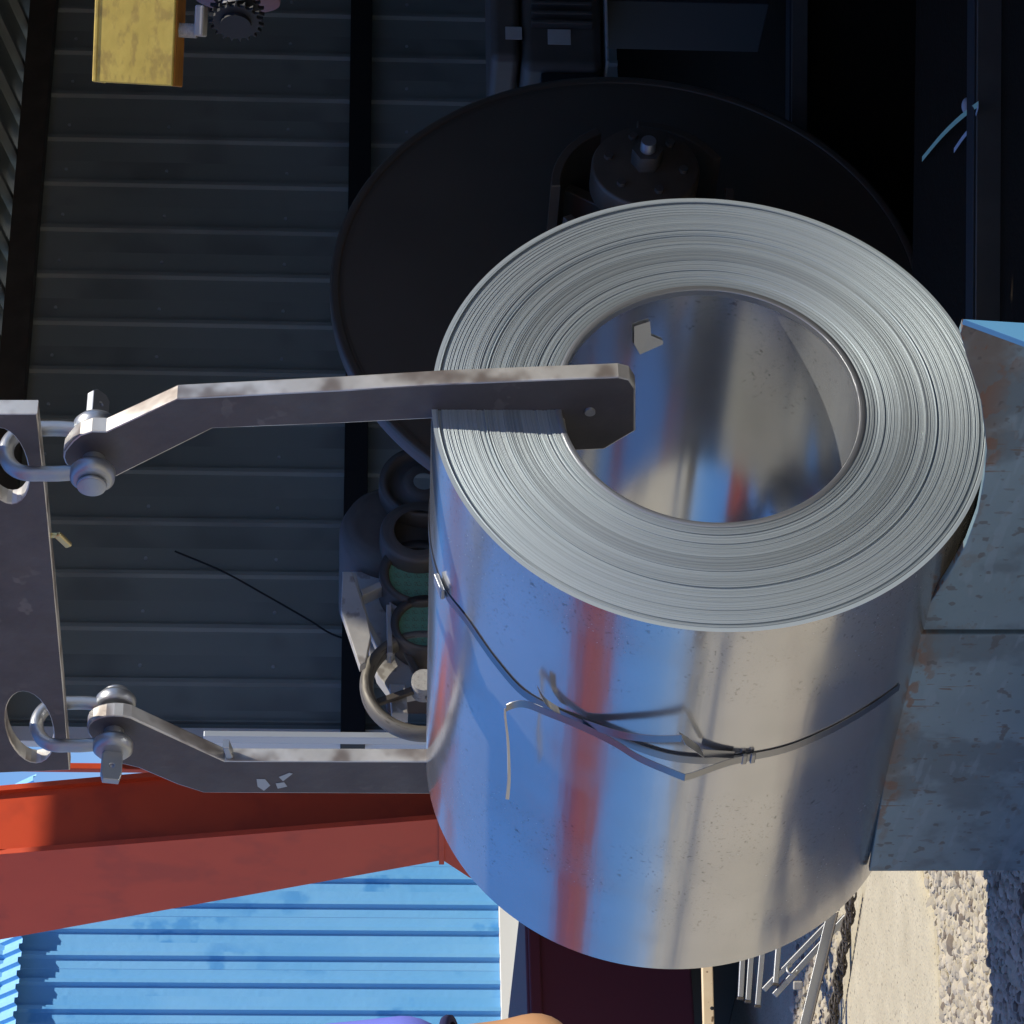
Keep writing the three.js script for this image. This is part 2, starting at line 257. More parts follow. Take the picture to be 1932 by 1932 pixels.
// ---------- lifting tackle ----------
const TH = 0.031, armFrame = new THREE.Group(); armFrame.position.copy(C); armFrame.quaternion.copy(coilQ); armFrame.updateMatrixWorld(true);
const fr = -TH / 2;
function arc(c, r, a0, a1, k) { const o = []; for (let i = 0; i <= k; i++) { const a = a0 + (a1 - a0) * i / k; o.push([c[0] + r * Math.cos(a), c[1] + r * Math.sin(a)]); } return o; }
function arm(name, label, pts, pin, joints) {
  const g = thing(name, label, 'lifting arm', C, coilQ, 'lifting arms hooked into the coil');
  const P = locs(g, pts, 'P', fr), a1 = Math.atan2(P[0][1] - pin[1], P[0][0] - pin[0]), a0 = Math.atan2(P[P.length - 1][1] - pin[1], P[P.length - 1][0] - pin[0]);
  const r0 = Math.hypot(P[P.length - 1][0] - pin[0], P[P.length - 1][1] - pin[1]), r1 = Math.hypot(P[0][0] - pin[0], P[0][1] - pin[1]);
  let e = a1; const up = a0 < Math.PI / 2 && a0 > -Math.PI; const pass = (x) => { while (x < 0) x += 2 * Math.PI; return x; };
  let s = pass(a0), t = pass(a1); const dir = joints > 0 ? 1 : -1; if (dir > 0) while (t < s) t += 2 * Math.PI; else while (t > s) t -= 2 * Math.PI;
  const rim = []; for (let i = 1; i < 14; i++) { const k = i / 14, a = s + (t - s) * k, r = Math.min(r0 + (0.052 - r0) * sm(0, 0.3, k), 9) * (1 - sm(0.7, 1, k)) + r1 * sm(0.7, 1, k); rim.push([pin[0] + r * Math.cos(a), pin[1] + r * Math.sin(a)]); }
  part('arm_plate', plate([...P, ...rim], TH, 'P', fr, 0.003), [M.mill, M.sheared], g); return g;
}
const pinNear = loc(armFrame, 178, 851, 'P', 0), pinFar = loc(armFrame, 216, 1366, 'P', 0);
const nearArm = arm('lifting_arm', 'dark steel hook arm in front of the coil with its toe in the bore', [[200, 814], [334, 752], [646, 736], [843, 724], [1167, 711], [1188, 716], [1199, 733], [1199, 813], [1140, 848], [1073, 851], [1062, 792], [1055, 784], [980, 785], [819, 790], [646, 799], [401, 809], [236, 891]], pinNear, -1);
const farArm = arm('lifting_arm', 'dark steel hook arm behind the coil beside the red column', [[236, 1443], [261, 1449], [334, 1480], [384, 1496], [800, 1498], [1180, 1498], [1190, 1400], [1110, 1395], [1098, 1437], [800, 1437], [424, 1436], [261, 1361]], pinFar, 1);
{
  const w = loc(nearArm, 1113, 775, 'P', fr); part('rivet', cyl(0.009, 0.006, 'x', fr - 0.002, w[1], w[0]), M.zinc, nearArm);
  const pad = [[1058, 789], [1066, 789], [1071, 848], [1064, 849]]; part('wear_pad', plate(locs(nearArm, pad, 'P', fr), TH * 0.9, 'P', fr + 0.002, 0.001), M.zinc, nearArm);
  for (const s of [[[[420, 1411], [432, 1411], [440, 1430], [428, 1436]]]]) part('weld_lug', plate(locs(farArm, s[0], 'P', fr + 0.004), 0.02, 'P', fr + 0.004, 0.002), M.zinc, farArm);
  const chips = [[[484, 1470], [500, 1470], [510, 1482], [498, 1492], [486, 1484]], [[520, 1478], [536, 1476], [542, 1484], [524, 1488]], [[526, 1466], [546, 1458], [552, 1460], [534, 1474]]];
  chips.forEach(c => { const p = part('bare_patch', plate(locs(farArm, c, 'P', fr - 0.001), 0.002, 'P', fr - 0.001, 0), M.zinc, farArm); p.userData.label = 'bare worn patch of pale metal'; });
}
const beam = thing('spreader_beam', 'flat dark steel spreader beam with slotted ends above the coil', 'spreader beam', C, coilQ);
{
  const slot = (cx, cy, rx, ry) => { const c = loc(beam, cx, cy, 'P', fr), e = loc(beam, cx + rx, cy, 'P', fr), s = loc(beam, cx, cy + ry, 'P', fr), a = Math.abs(s[0] - c[0]), b = Math.abs(e[1] - c[1]); const o = []; for (let i = 0; i < 28; i++) { const k = i / 28 * 2 * Math.PI; o.push([c[0] + a * Math.cos(k), c[1] + b * Math.sin(k)]); } return o; };
  part('beam_plate', plate(locs(beam, [[-190, 781], [70, 781], [87, 936], [100, 1077], [119, 1291], [132, 1453], [-190, 1466]], 'P', fr), TH, 'P', fr, 0.002, [slot(10, 880, 43, 70), slot(56, 1373, 44, 66)]), [M.mill, M.sheared], beam);
  const a = loc(beam, 97, 1010, 'P', 0), b = loc(beam, 122, 1016, 'P', 0), brass = SM({ color: 0xcdbb86, metalness: 0.8, roughness: 0.35 });
  const g1 = box(0.008, 0.02, 0.008, 0, a[1] - 0.008, a[0], 0.002), g2 = box(0.009, 0.014, 0.04, 0, b[1] + 0.005, b[0] - 0.002, 0.003); g2.translate(0, -b[1], -b[0]); g2.rotateX(-0.5); g2.translate(0, b[1], b[0]);
  part('lock_pin', merge([g1, g2]), brass, beam);
  part('hanger_lug', plate([[-0.12 - 0.55, 1.36], [0.12 - 0.55, 1.36], [0.07 - 0.55, 1.5], [-0.07 - 0.55, 1.5]], 0.05, 'P', -0.025, 0.003), M.mill, beam);
}
function shackle(label, pin, side, h) {                              // side: where the flat pin tab sticks out (-1 towards the viewer's side)
  const g = thing('shackle', label, 'shackle', C.clone().addScaledVector(UP, pin[1]).addScaledVector(N, pin[0]), coilQ, 'bow shackles on the spreader beam');
  const r = 0.0135, s = 0.045, pts = [V(-s, 0.02, 0), V(-s - 0.004, 0.06, 0), V(-s - 0.004, h - 0.075, 0)]; for (let i = 0; i <= 8; i++) { const a = Math.PI - Math.PI * i / 8; pts.push(V(Math.cos(a) * (s + 0.004), h - 0.06 + Math.sin(a) * 0.045, 0)); } pts.push(V(s + 0.004, h - 0.075, 0), V(s + 0.004, 0.06, 0), V(s, 0.02, 0));
  part('bow', tube(pts, r, 90, 16), M.zinc, g);
  for (const k of [-1, 1]) part('eye', latheX([[0.0, -0.017], [0.03, -0.017], [0.038, -0.009], [0.039, 0.006], [0.032, 0.015], [0, 0.017]], k * (s + 0.006)), M.zinc, g);
  part('pin', cyl(0.019, 2 * s + 0.02, 'x', 0, 0, 0), M.zinc, g);
  part('pin_head', latheX([[0, -0.006], [0.024, -0.006], [0.026, 0], [0.02, 0.006], [0, 0.008]], -side * (s + 0.028)), M.zinc, g);
  const tabX = side * (s + 0.05), hole = arc([0.004 * side, 0], 0.006, 0, Math.PI * 2, 14);
  const tab = new THREE.ExtrudeGeometry(shapeOf([[-0.034, -0.014], [-0.02, -0.018], [0.022, -0.018], [0.03, -0.01], [0.03, 0.01], [0.022, 0.018], [-0.02, 0.018], [-0.034, 0.014]], [hole]), { depth: 0.012, bevelEnabled: true, bevelSize: 0.002, bevelThickness: 0.002, bevelSegments: 2, curveSegments: 12 });
  tab.translate(0, 0, -0.006); if (side > 0) tab.rotateX(0.9); else tab.rotateX(0.2); tab.translate(tabX, 0, 0); part('pin_tab', boxUV(tab), M.zinc, g); return g;
}
function latheX(prof, x) { const g = lathe(prof, 40); g.rotateZ(-Math.PI / 2); g.translate(x, 0, 0); return g; }
shackle('galvanised bow shackle joining the beam to the front hook arm', pinNear, 1, 0.165);
shackle('galvanised bow shackle joining the beam to the rear hook arm beside the red column', pinFar, -1, 0.165);

// ---------- cradle with blue side plates ----------
{
  const cr = thing('coil_cradle', 'steel cradle with rusty pale blue side plates under the coil', 'cradle', V(C.x, 0, C.z), flatQ);
  const off = -0.3, pa = [[1640, 1644], [1715, 1197], [2150, 1197], [2150, 1644]], pb = [[1716, 1192], [1748, 1152], [1788, 1091], [1823, 1030], [1845, 970], [1857, 905], [1862, 850], [1851, 760], [1825, 680], [1812, 634], [1817, 618], [2150, 678], [2150, 1192]];
  const A = locs(cr, pa, 'P', off), B = locs(cr, pb, 'P', off), low = -0.0;
  for (const p of [A[2], A[3], B[B.length - 2], B[B.length - 1]]) p[1] = low;
  part('side_plate', plate(A, 0.014, 'P', off, 0.002), M.rustBlue, cr);
  part('side_plate', plate(B, 0.014, 'P', off + 0.004, 0.002), M.rustBlue, cr);
  const n0 = Math.max(...B.map(p => p[0]));
  const gx = locs(cr, [[1815, 612], [1932, 619], [2150, 628]], 'N', n0 + 0.004), gb = loc(cr, 1932, 655, 'N', n0 + 0.004);
  part('end_plate', plate([[gx[0][0], gx[0][1]], [gb[0], gb[1]], [gb[0] - 0.02, 0], [gx[2][0] + 0.04, 0], [gx[1][0], gx[1][1]]], 0.012, 'N', n0 + 0.004, 0.001), SM({ map: T.blueWall, color: 0xd8dcd8, roughness: 0.6 }), cr);  // sunlit look painted in, a lighter blue than the side plates
  // the frame behind the plates that carries the coil
  const zmid = -L / 2 - 0.02;
  for (const z of [-0.35, -0.95]) { const g = plate([[-0.27, 0], [0.34, 0], [0.34, 0.36], [0.3, 0.38], [0.12, 0.285], [-0.1, 0.285], [-0.27, 0.36]], 0.03, 'N', z, 0.002); part('saddle_rib', g, M.dark, cr); }
}

// ---------- ground ----------
{
  const pit = [[0.3, -7.2], [0.3, -9.05], [3.1, -9.05], [3.1, -7.2]], gs = shapeOf([[-200, -200], [200, -200], [200, 200], [-200, 200]], [pit.map(p => [p[0], -p[1]])]), g = new THREE.ShapeGeometry(gs); g.rotateX(-Math.PI / 2); struct('ground', boxUV(g), M.conc);
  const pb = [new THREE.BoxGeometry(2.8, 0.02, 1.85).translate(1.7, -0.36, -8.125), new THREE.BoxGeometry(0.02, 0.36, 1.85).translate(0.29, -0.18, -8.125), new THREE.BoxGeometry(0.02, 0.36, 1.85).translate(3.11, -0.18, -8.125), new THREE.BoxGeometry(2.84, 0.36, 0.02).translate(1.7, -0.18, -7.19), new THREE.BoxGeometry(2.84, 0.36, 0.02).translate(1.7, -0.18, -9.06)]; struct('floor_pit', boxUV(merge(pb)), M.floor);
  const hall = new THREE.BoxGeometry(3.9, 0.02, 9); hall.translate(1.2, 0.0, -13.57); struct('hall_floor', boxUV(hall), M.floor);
  const fr2 = new THREE.BoxGeometry(2.9, 0.016, 3.2); fr2.translate(1.7, 0.0, -5.58); struct('yard_shade_floor', boxUV(fr2), M.floor);  // near-black sheet over the concrete, its shade put into the colour
  // smooth concrete kerb strip
  const pts = [[1622, 1691], [1573, 1985], [1570, 2300], [1790, 2300], [1766, 1985], [1760, 1848], [1750, 1720], [1728, 1654], [1712, 1560], [1650, 1560]].map(p => groundHit(p[0], p[1], 0.02));
  const ex = new THREE.ExtrudeGeometry(shapeOf(pts.map(p => [p.x, -p.z])), { depth: 0.004, bevelEnabled: true, bevelSize: 0.05, bevelThickness: 0.014, bevelOffset: -0.05, bevelSegments: 4 }); ex.rotateX(-Math.PI / 2); ex.translate(0, -0.002, 0); struct('kerb', boxUV(ex), M.conc);
  // pebbles bedded in the concrete
  const pg = new THREE.IcosahedronGeometry(1, 1), pp = pg.attributes.position; for (let i = 0; i < pp.count; i++) { const q = V().fromBufferAttribute(pp, i), k = 0.85 + 0.35 * vn(q.x * 2 + 9, q.y * 2 + q.z * 3 + 9, 64); pp.setXYZ(i, q.x * k, q.y * k * 0.62, q.z * k); } pg.computeVertexNormals();
  const cnt = 7500, im = new THREE.InstancedMesh(pg, SM({ color: 0xffffff, roughness: 0.85 }), cnt), m4 = new THREE.Matrix4(), qq = new THREE.Quaternion(), cc = new THREE.Color();
  const a = groundHit(1728, 1654), b = groundHit(1764, 1932);
  for (let i = 0; i < cnt; i++) {
    const far = rnd() < 0.22; let x, z;
    if (!far) { x = rr(-1.7, -0.62); z = -rr(5.4, 6.95) ; const lim = a.z + (x - a.x) / (b.x - a.x) * (b.z - a.z); if (z < lim + 0.02) z = lim + Math.abs(rr(0.0, 1.3)); } else { x = rr(-1.9, -0.8); const lim = groundHit(1600, 1800).z; z = lim - rr(0.12, 0.95); }
    const s = rr(0.005, 0.0135) * (rnd() < 0.1 ? 1.6 : 1); qq.setFromEuler(new THREE.Euler(rr(-0.4, 0.4), rr(0, 6.3), rr(-0.4, 0.4))); m4.compose(V(x, s * rr(-0.5, 0.05), z), qq, V(s * rr(0.9, 1.5), s, s)); im.setMatrixAt(i, m4);
    const t = rr(0.30, 0.50); cc.setRGB(t, t * 0.89, t * 0.69); if (rnd() < 0.1) cc.setRGB(0.16, 0.13, 0.10); im.setColorAt(i, cc);
  }
  im.name = nameIt('gravel'); im.castShadow = im.receiveShadow = true; im.userData = { kind: 'stuff', label: 'pale gravel bedded in the concrete beside the kerb', category: 'gravel' }; scene.add(im);
}

// ---------- grey ribbed back wall of the hall, with roof and unseen side wall ----------
const uvShift = (g, du, dv) => { const q = g.clone(), u = q.attributes.uv; for (let i = 0; i < u.count; i++) u.setXY(i, u.getX(i) + du, u.getY(i) + dv); return q; };
const variants = (g) => [0, 1, 2, 3, 4, 5].map(i => uvShift(g, i * 0.731, i * 0.377));
function ribPanel(pitch, h, ribW, ribH, y0, y1, jag = 0) {           // one sheet pan with its rib, standing along +y, facing +z, from x = 0 to x = pitch
  const k = ribW / 2, c = pitch / 2, t = 0.0012, prof = [[0, 0], [c - k, 0], [c - k * 0.55, ribH], [c + k * 0.55, ribH], [c + k, 0], [pitch, 0]];
  const g = new THREE.ExtrudeGeometry(shapeOf([...prof, ...prof.slice().reverse().map(p => [p[0], p[1] - t])]), { depth: y1 - y0, bevelEnabled: false, steps: 1 });
  g.rotateX(-Math.PI / 2); g.scale(1, 1, -1); // shape y -> +z, depth -> +y
  const idx = g.index; const p = g.attributes.position; for (let i = 0; i < p.count; i += 3) { for (const at of [g.attributes.position, g.attributes.normal, g.attributes.uv]) { const s = at.itemSize; for (let q = 0; q < s; q++) { const v = at.array[(i + 1) * s + q]; at.array[(i + 1) * s + q] = at.array[(i + 2) * s + q]; at.array[(i + 2) * s + q] = v; } } }
  g.computeVertexNormals(); g.translate(0, y0, 0); return boxUV(g);
}
const rotY = (a) => new THREE.Quaternion().setFromAxisAngle(V(0, 1, 0), a);
let greyTop;
{
  const A = 31 * Math.PI / 180, n = V(Math.sin(A), 0, Math.cos(A)), p0 = at(700, 1390, 13.3), o = V(p0.x, 0, p0.z);
  const w = thing('hall_wall', 'dark grey ribbed sheet wall at the back of the shaded hall', 'wall', o, rotY(A));
  const s0 = w.worldToLocal(hit(150, 519, o, n)).x, pitch = 0.2797, top = w.worldToLocal(hit(56, 300, o, n)).y; greyTop = top;
  const first = Math.floor((-0.0 - s0) / pitch - 0.5), gs = variants(ribPanel(pitch, 0, 0.036, 0.022, 0, top));
  for (let i = first; i < first + 22; i++) { const x = s0 + (i - 0.5) * pitch; if (x + pitch < 0.02) continue; const m = part('wall_panel', gs[(i * 5 + 60) % 6], M.greyWall, w); m.position.x = Math.max(0, x); if (x < 0) m.scale.x = (x + pitch) / pitch; }
  { const sc = []; for (let i = 0; i < 22; i++) if (s0 + (first + i + 0.3) * pitch > 0.03) for (const h of [0.5, 1.1, 1.7, 2.3, 2.8]) sc.push(cyl(0.009, 0.006, 'z', s0 + (first + i + 0.3) * pitch, h, 0.004, 0.008, 8)); const m = part('screw', merge(sc), M.sill, w); m.userData.kind = 'stuff'; }
  const yb = w.worldToLocal(hit(681, 100, o, n)).y; part('girt', box(6.2, 0.11, 0.09, 3.0, yb, 0.085), M.black, w);
  part('eave_beam', box(6.4, 0.13, 0.12, 3.05, top - 0.02, 0.09), M.dark, w);
  part('corner_trim', box(0.075, top, 0.06, -0.03, top / 2, 0.03), M.white, w);
  const cp = [[330, 1040], [420, 1078], [500, 1122], [580, 1168], [632, 1199], [700, 1215]].map(p => hit(p[0], p[1], o.clone().addScaledVector(n, 0.05), n)), co = cp[3].clone();
  const cable = thing('cable', 'thin dark cable slanting down across the grey ribbed wall', 'cable', co); part('cable_sheath', tube(cp.map(p => p.sub(co)), 0.0045, 40, 8), M.black, cable);
  // hall roof: ribbed sheets rising towards the yard
  const roof = thing('hall_roof', 'dark ribbed sheet roof over the shaded hall', 'roof', o.clone().setY(top + 0.05), rotY(A));
  const rg = ribPanel(0.28, 0, 0.06, 0.04, 0, 6.2);
  for (let i = 0; i < 22; i++) { const m = part('roof_sheet', rg, M.greyWall, roof); m.position.set(-0.05 + i * 0.28, 0, -0.1); m.rotation.x = 1.36; }
  part('fascia', box(6.2, 0.12, 0.03, 3.0, 1.28, 6.0), M.dark, roof);
  // unseen tall wall right of the view, placed to shade decoiler and machine
  const side = thing('unseen_side_wall', 'unseen tall ribbed wall on the right, placed to shade the decoiler', 'wall', V(3.2, 0, -7.36), rotY(-Math.PI / 2));
  const sg = ribPanel(0.6, 0, 0.1, 0.05, 0, 7.1); for (let i = 0; i < 22; i++) { const m = part('wall_panel', sg, M.greyWall, side); m.position.set(-(i + 1) * 0.6, 0, 0); }
}
// unseen row of cabinets right of the view, placed to shade floor and decoiler
for (let i = 0; i < 4; i++) { const c = thing('unseen_shade_cabinet', ['unseen cabinet nearest the camera, placed to shade the right of the yard', 'unseen middle cabinet, placed to shade the right of the yard', 'unseen third cabinet from the camera, placed to shade the right of the yard', 'unseen tall cabinet nearest the hall, placed to shade the decoiler and floor'][i], 'cabinet', V(i < 3 ? 1.72 : 1.98, 0, -4.1 - i * 1.15)); const tall = i === 3 ? 1.0 : 0; part('body', box(0.7, 1.6 + tall, 1.1, 0, 0.9 + tall / 2, 0, 0.01), M.dark, c); part('plinth', box(0.64, 0.1, 1.04, 0, 0.05, 0), M.black, c); part('door', box(0.02, 1.45, 1.0, -0.36, 0.9, 0), M.dark, c); part('handle', box(0.03, 0.14, 0.03, -0.385, 0.95, 0.4), M.zinc, c); }

// ---------- decoiler behind the coil ----------
{
  const base = at(1188, 550, 8.3), dc = thing('decoiler', 'dark decoiler with a big disc and nutted mandrel in the shade behind the coil', 'decoiler', V(base.x, 0, base.z), flatQ), y = base.y, K = 8.3 / 7.4 * 1.025;
  const put = (g) => { g.scale(K, K, K); g.translate(0, y, 0); return g; };
  part('disc', put(latheZ([[0, -0.03], [0.70, -0.03], [0.715, -0.024], [0.718, 0], [0.712, 0.006], [0.70, 0.008], [0.695, 0.004], [0.2, 0.004], [0, 0.004]], 160)), M.grease, dc);
  part('disc_rim', put(latheZ([[0.722, -0.034], [0.728, -0.03], [0.728, 0.008], [0.722, 0.012], [0.708, 0.012], [0.705, 0.006]], 160)), M.grease, dc);
  part('shaft', put(cyl(0.075, 0.45, 'z', 0, 0, 0.22)), M.grease, dc);
  for (let i = 0; i < 4; i++) { // expanding jaws
    const a = Math.PI / 4 + 0.25 + i * Math.PI / 2, o = []; for (let k = 0; k <= 12; k++) { const t = a - 0.55 + 1.1 * k / 12; o.push([0.215 * Math.cos(t), 0.215 * Math.sin(t)]); } for (let k = 12; k >= 0; k--) { const t = a - 0.55 + 1.1 * k / 12; o.push([0.193 * Math.cos(t), 0.193 * Math.sin(t)]); }
    const jaw = part('mandrel_jaw', put(plate(o, 0.36, 'N', 0.01, 0.003)), M.grease, dc);
    const sp = box(0.14, 0.03, 0.12, 0.125, 0, 0.2); sp.rotateZ(a); const s2 = part('spoke', put(sp), M.grease, jaw);
  }
  part('mandrel_cap', put(latheZ([[0, 0.36], [0.122, 0.36], [0.126, 0.365], [0.126, 0.43], [0.12, 0.442], [0.03, 0.45], [0, 0.45]], 64)), M.grease, dc);
  for (let i = 0; i < 6; i++) { const a = i * Math.PI / 3 + 0.3; part('cap_screw', put(cyl(0.011, 0.014, 'z', 0.088 * Math.cos(a), 0.088 * Math.sin(a), 0.448, 0.011, 6)), M.dark, dc); }
  for (let i = 0; i < 10; i++) { const a = i * Math.PI / 5; part('disc_bolt', put(cyl(0.014, 0.016, 'z', 0.3 * Math.cos(a), 0.3 * Math.sin(a), 0.01, 0.014, 6)), M.dark, dc); }
  part('nut', put((() => { const g = cyl(0.036, 0.045, 'z', 0, 0, 0.472, 0.036, 6); return g; })()), M.dark, dc);
  part('bolt_end', put(cyl(0.019, 0.035, 'z', 0, 0, 0.505, 0.017, 24)), M.zinc, dc);
  part('stand', box(0.35, y + 0.5, 0.5, 0.05, (y - 0.2) / 2, -0.35, 0.02), M.grease, dc);
  part('drive_wheel', put(latheZ([[0.05, -0.5], [0.3, -0.5], [0.31, -0.48], [0.31, -0.42], [0.3, -0.4], [0.05, -0.4]], 64)), M.grease, dc);
}

// ---------- straightening machine left of the decoiler, half in the sun ----------
{
  const base = at(760, 1180, 8.25), ms = thing('straightener', 'grey cast machine with two green round covers and a handwheel', 'machine', V(base.x, 0, base.z), flatQ);
  const pl = (pts, t, off, b = 0.003) => plate(locs(ms, pts, 'N', off + t), t, 'N', off, b);
  const K = 8.4 / 7.5, disc = (px, py, r, l, off) => { const c = loc(ms, px, py, 'N', off + l); return [c, cyl(r, l, 'z', c[0], c[1], off + l / 2)]; };
  part('front_plate', pl([[664, 1078], [830, 1078], [830, 1262], [742, 1262], [735, 1228], [702, 1196], [690, 1150]], 0.06, -0.16), M.cast, ms);
  part('cover_plate', pl([[646, 1078], [664, 1078], [692, 1160], [700, 1200], [690, 1250], [679, 1257], [643, 1150]], 0.03, 0.02), M.cast, ms);
  part('edge_bead', pl([[662, 1078], [671, 1082], [697, 1170], [722, 1215], [745, 1232], [738, 1240], [710, 1218], [688, 1170]], 0.035, -0.05), M.cast, ms);
  part('bracket', pl([[680, 1112], [722, 1094], [728, 1104], [684, 1124]], 0.05, -0.06), M.cast, ms);
  for (const [px, py, r] of [[790, 1090, 0.112], [801, 1186, 0.095]]) {
    const [c, h] = disc(px, py, r, 0.1, -0.12); const cov = part('housing_ring', merge([latheZ([[r * 0.76, -0.05], [r * 0.76, 0.0], [r * 0.8, 0.008], [r, 0.008], [r, -0.12]], 64).translate(c[0], c[1], 0)]), M.dark, ms);
    part('round_cover', cyl(r * 0.77, 0.02, 'z', c[0], c[1], -0.018), M.green, cov);
  }
  part('web_rib', pl([[729, 1140], [739, 1140], [741, 1232], [731, 1232]], 0.05, -0.05), M.cast, ms);
  part('gusset', pl([[735, 1135], [760, 1150], [739, 1166]], 0.02, -0.04), M.cast, ms);
  part('lower_bracket', pl([[694, 1192], [742, 1236], [804, 1240], [804, 1300], [742, 1312], [712, 1272], [697, 1232]], 0.05, -0.13), M.cast, ms);
  part('lower_arm', pl([[735, 1290], [765, 1290], [770, 1345], [740, 1345]], 0.05, -0.1), M.cast, ms);
  const [hw] = disc(800, 1290, 0.14, 0.02, -0.04), tr = new THREE.TorusGeometry(0.158, 0.019, 16, 80); tr.scale(1, 1, 1.5); tr.translate(hw[0], hw[1], -0.03);
  const wheel = part('handwheel', tr, M.iron, ms); for (let i = 0; i < 4; i++) { const s = box(0.145, 0.02, 0.016, 0.078, 0, 0); s.rotateZ(0.4 + i * Math.PI / 2); s.translate(hw[0], hw[1], -0.035); part('spoke', s, M.dark, wheel); } part('hub', cyl(0.035, 0.06, 'z', hw[0], hw[1], -0.03), M.cast, wheel);
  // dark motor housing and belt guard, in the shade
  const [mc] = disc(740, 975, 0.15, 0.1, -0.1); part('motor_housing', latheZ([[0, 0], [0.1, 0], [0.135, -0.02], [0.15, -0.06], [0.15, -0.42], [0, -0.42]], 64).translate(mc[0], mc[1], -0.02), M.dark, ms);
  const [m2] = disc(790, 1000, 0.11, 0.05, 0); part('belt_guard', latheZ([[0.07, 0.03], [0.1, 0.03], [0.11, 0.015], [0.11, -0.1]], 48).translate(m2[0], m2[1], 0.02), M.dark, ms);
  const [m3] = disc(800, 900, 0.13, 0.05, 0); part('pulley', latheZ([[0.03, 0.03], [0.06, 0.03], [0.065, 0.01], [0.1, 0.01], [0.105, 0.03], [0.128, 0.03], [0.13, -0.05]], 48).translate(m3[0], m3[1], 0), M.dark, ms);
  const c2 = loc(ms, 800, 1100, 'N', -0.2); part('pedestal', box(0.4, c2[1] + 0.1, 0.5, c2[0] + 0.1, (c2[1] + 0.1) / 2, -0.5, 0.02), M.dark, ms);
}

// ---------- red tapered column ----------
let webPoint;
{
  const base = at(1300, 1560, 9.2), col = thing('red_column', 'red painted steel I-section column standing behind the rear hook arm', 'column', V(base.x, 0, base.z), flatQ);
  const fl = [[-200, 1628], [835, 1545], [1640, 1492], [1640, 1520], [900, 1662], [884, 1655], [835, 1623], [-200, 1809]];
  part('front_flange', plate(locs(col, fl, 'P', -0.12), 0.018, 'P', -0.12, 0.001), M.red, col);
  const nz = loc(col, 400, 1590, 'P', -0.12)[0] - 0.075;
  webPoint = col.localToWorld(V(0, 1, nz));
  const wb = locs(col, [[1640, 1400], [835, 1432], [267, 1474], [-200, 1516]], 'N', nz);
  part('web', plate([[-0.104, wb[3][1]], [-0.104, wb[0][1]], ...wb], 0.012, 'N', nz - 0.012, 0), M.red, col);
  for (let i = 0; i < 3; i++) { const p = wb[i], q = wb[i + 1], d = 0.018; const g = plate([[p[0], p[1]], [p[0] + d, p[1]], [q[0] + d, q[1]], [q[0], q[1]]], 0.13, 'N', nz - 0.11, 0); part('back_flange', g, M.red, col); }
  const j = locs(col, [[828, 1540], [838, 1540], [838, 1628], [828, 1628]], 'P', -0.121); part('splice_plate', plate(j, 0.006, 'P', -0.127, 0), M.red, col);
}
{ // unseen board above the view, placed to shade the lower red column
  const B = hit(212, 1550, webPoint, Nh), E = B.clone().addScaledVector(sunDir, 2.0 / Nh.dot(sunDir)), cn = thing('unseen_shade_canopy', 'unseen ribbed canopy board, placed to shade the lower red column', 'canopy', E, flatQ);
  const g = ribPanel(0.3, 0, 0.06, 0.03, -1.5, 0); for (let i = -10; i < 7; i++) { const m = part('wall_panel', g, M.greyWall, cn); m.position.x = i * 0.3; }
  part('top_rail', box(5.2, 0.1, 0.1, -0.45, -0.05, -0.06), M.dark, cn); part('bottom_rail', box(5.2, 0.1, 0.1, -0.45, -1.45, -0.06), M.dark, cn);
}
{
  const p = at(235, 1449, 12.4), g = thing('red_post', 'thin orange red post far off in the gap beside the hall wall', 'post', V(p.x, 0, p.z), flatQ); part('shaft', box(0.03, 5, 0.03, 0, 2.5, 0), M.red, g); part('cap', box(0.06, 0.02, 0.06, 0, 5.01, 0), M.red, g);
}
{
  const p = at(600, 1392, 8.2), g = thing('grey_post', 'grey steel post between the machine and the rear hook arm', 'post', V(p.x, 0, p.z), flatQ); const h = at(385, 1392, 8.2).y; part('shaft', box(0.02, h, 0.034, 0, h / 2, 0, 0.003), M.sill, g); part('foot_plate', box(0.14, 0.01, 0.14, 0, 0.012, 0), M.dark, g);
}

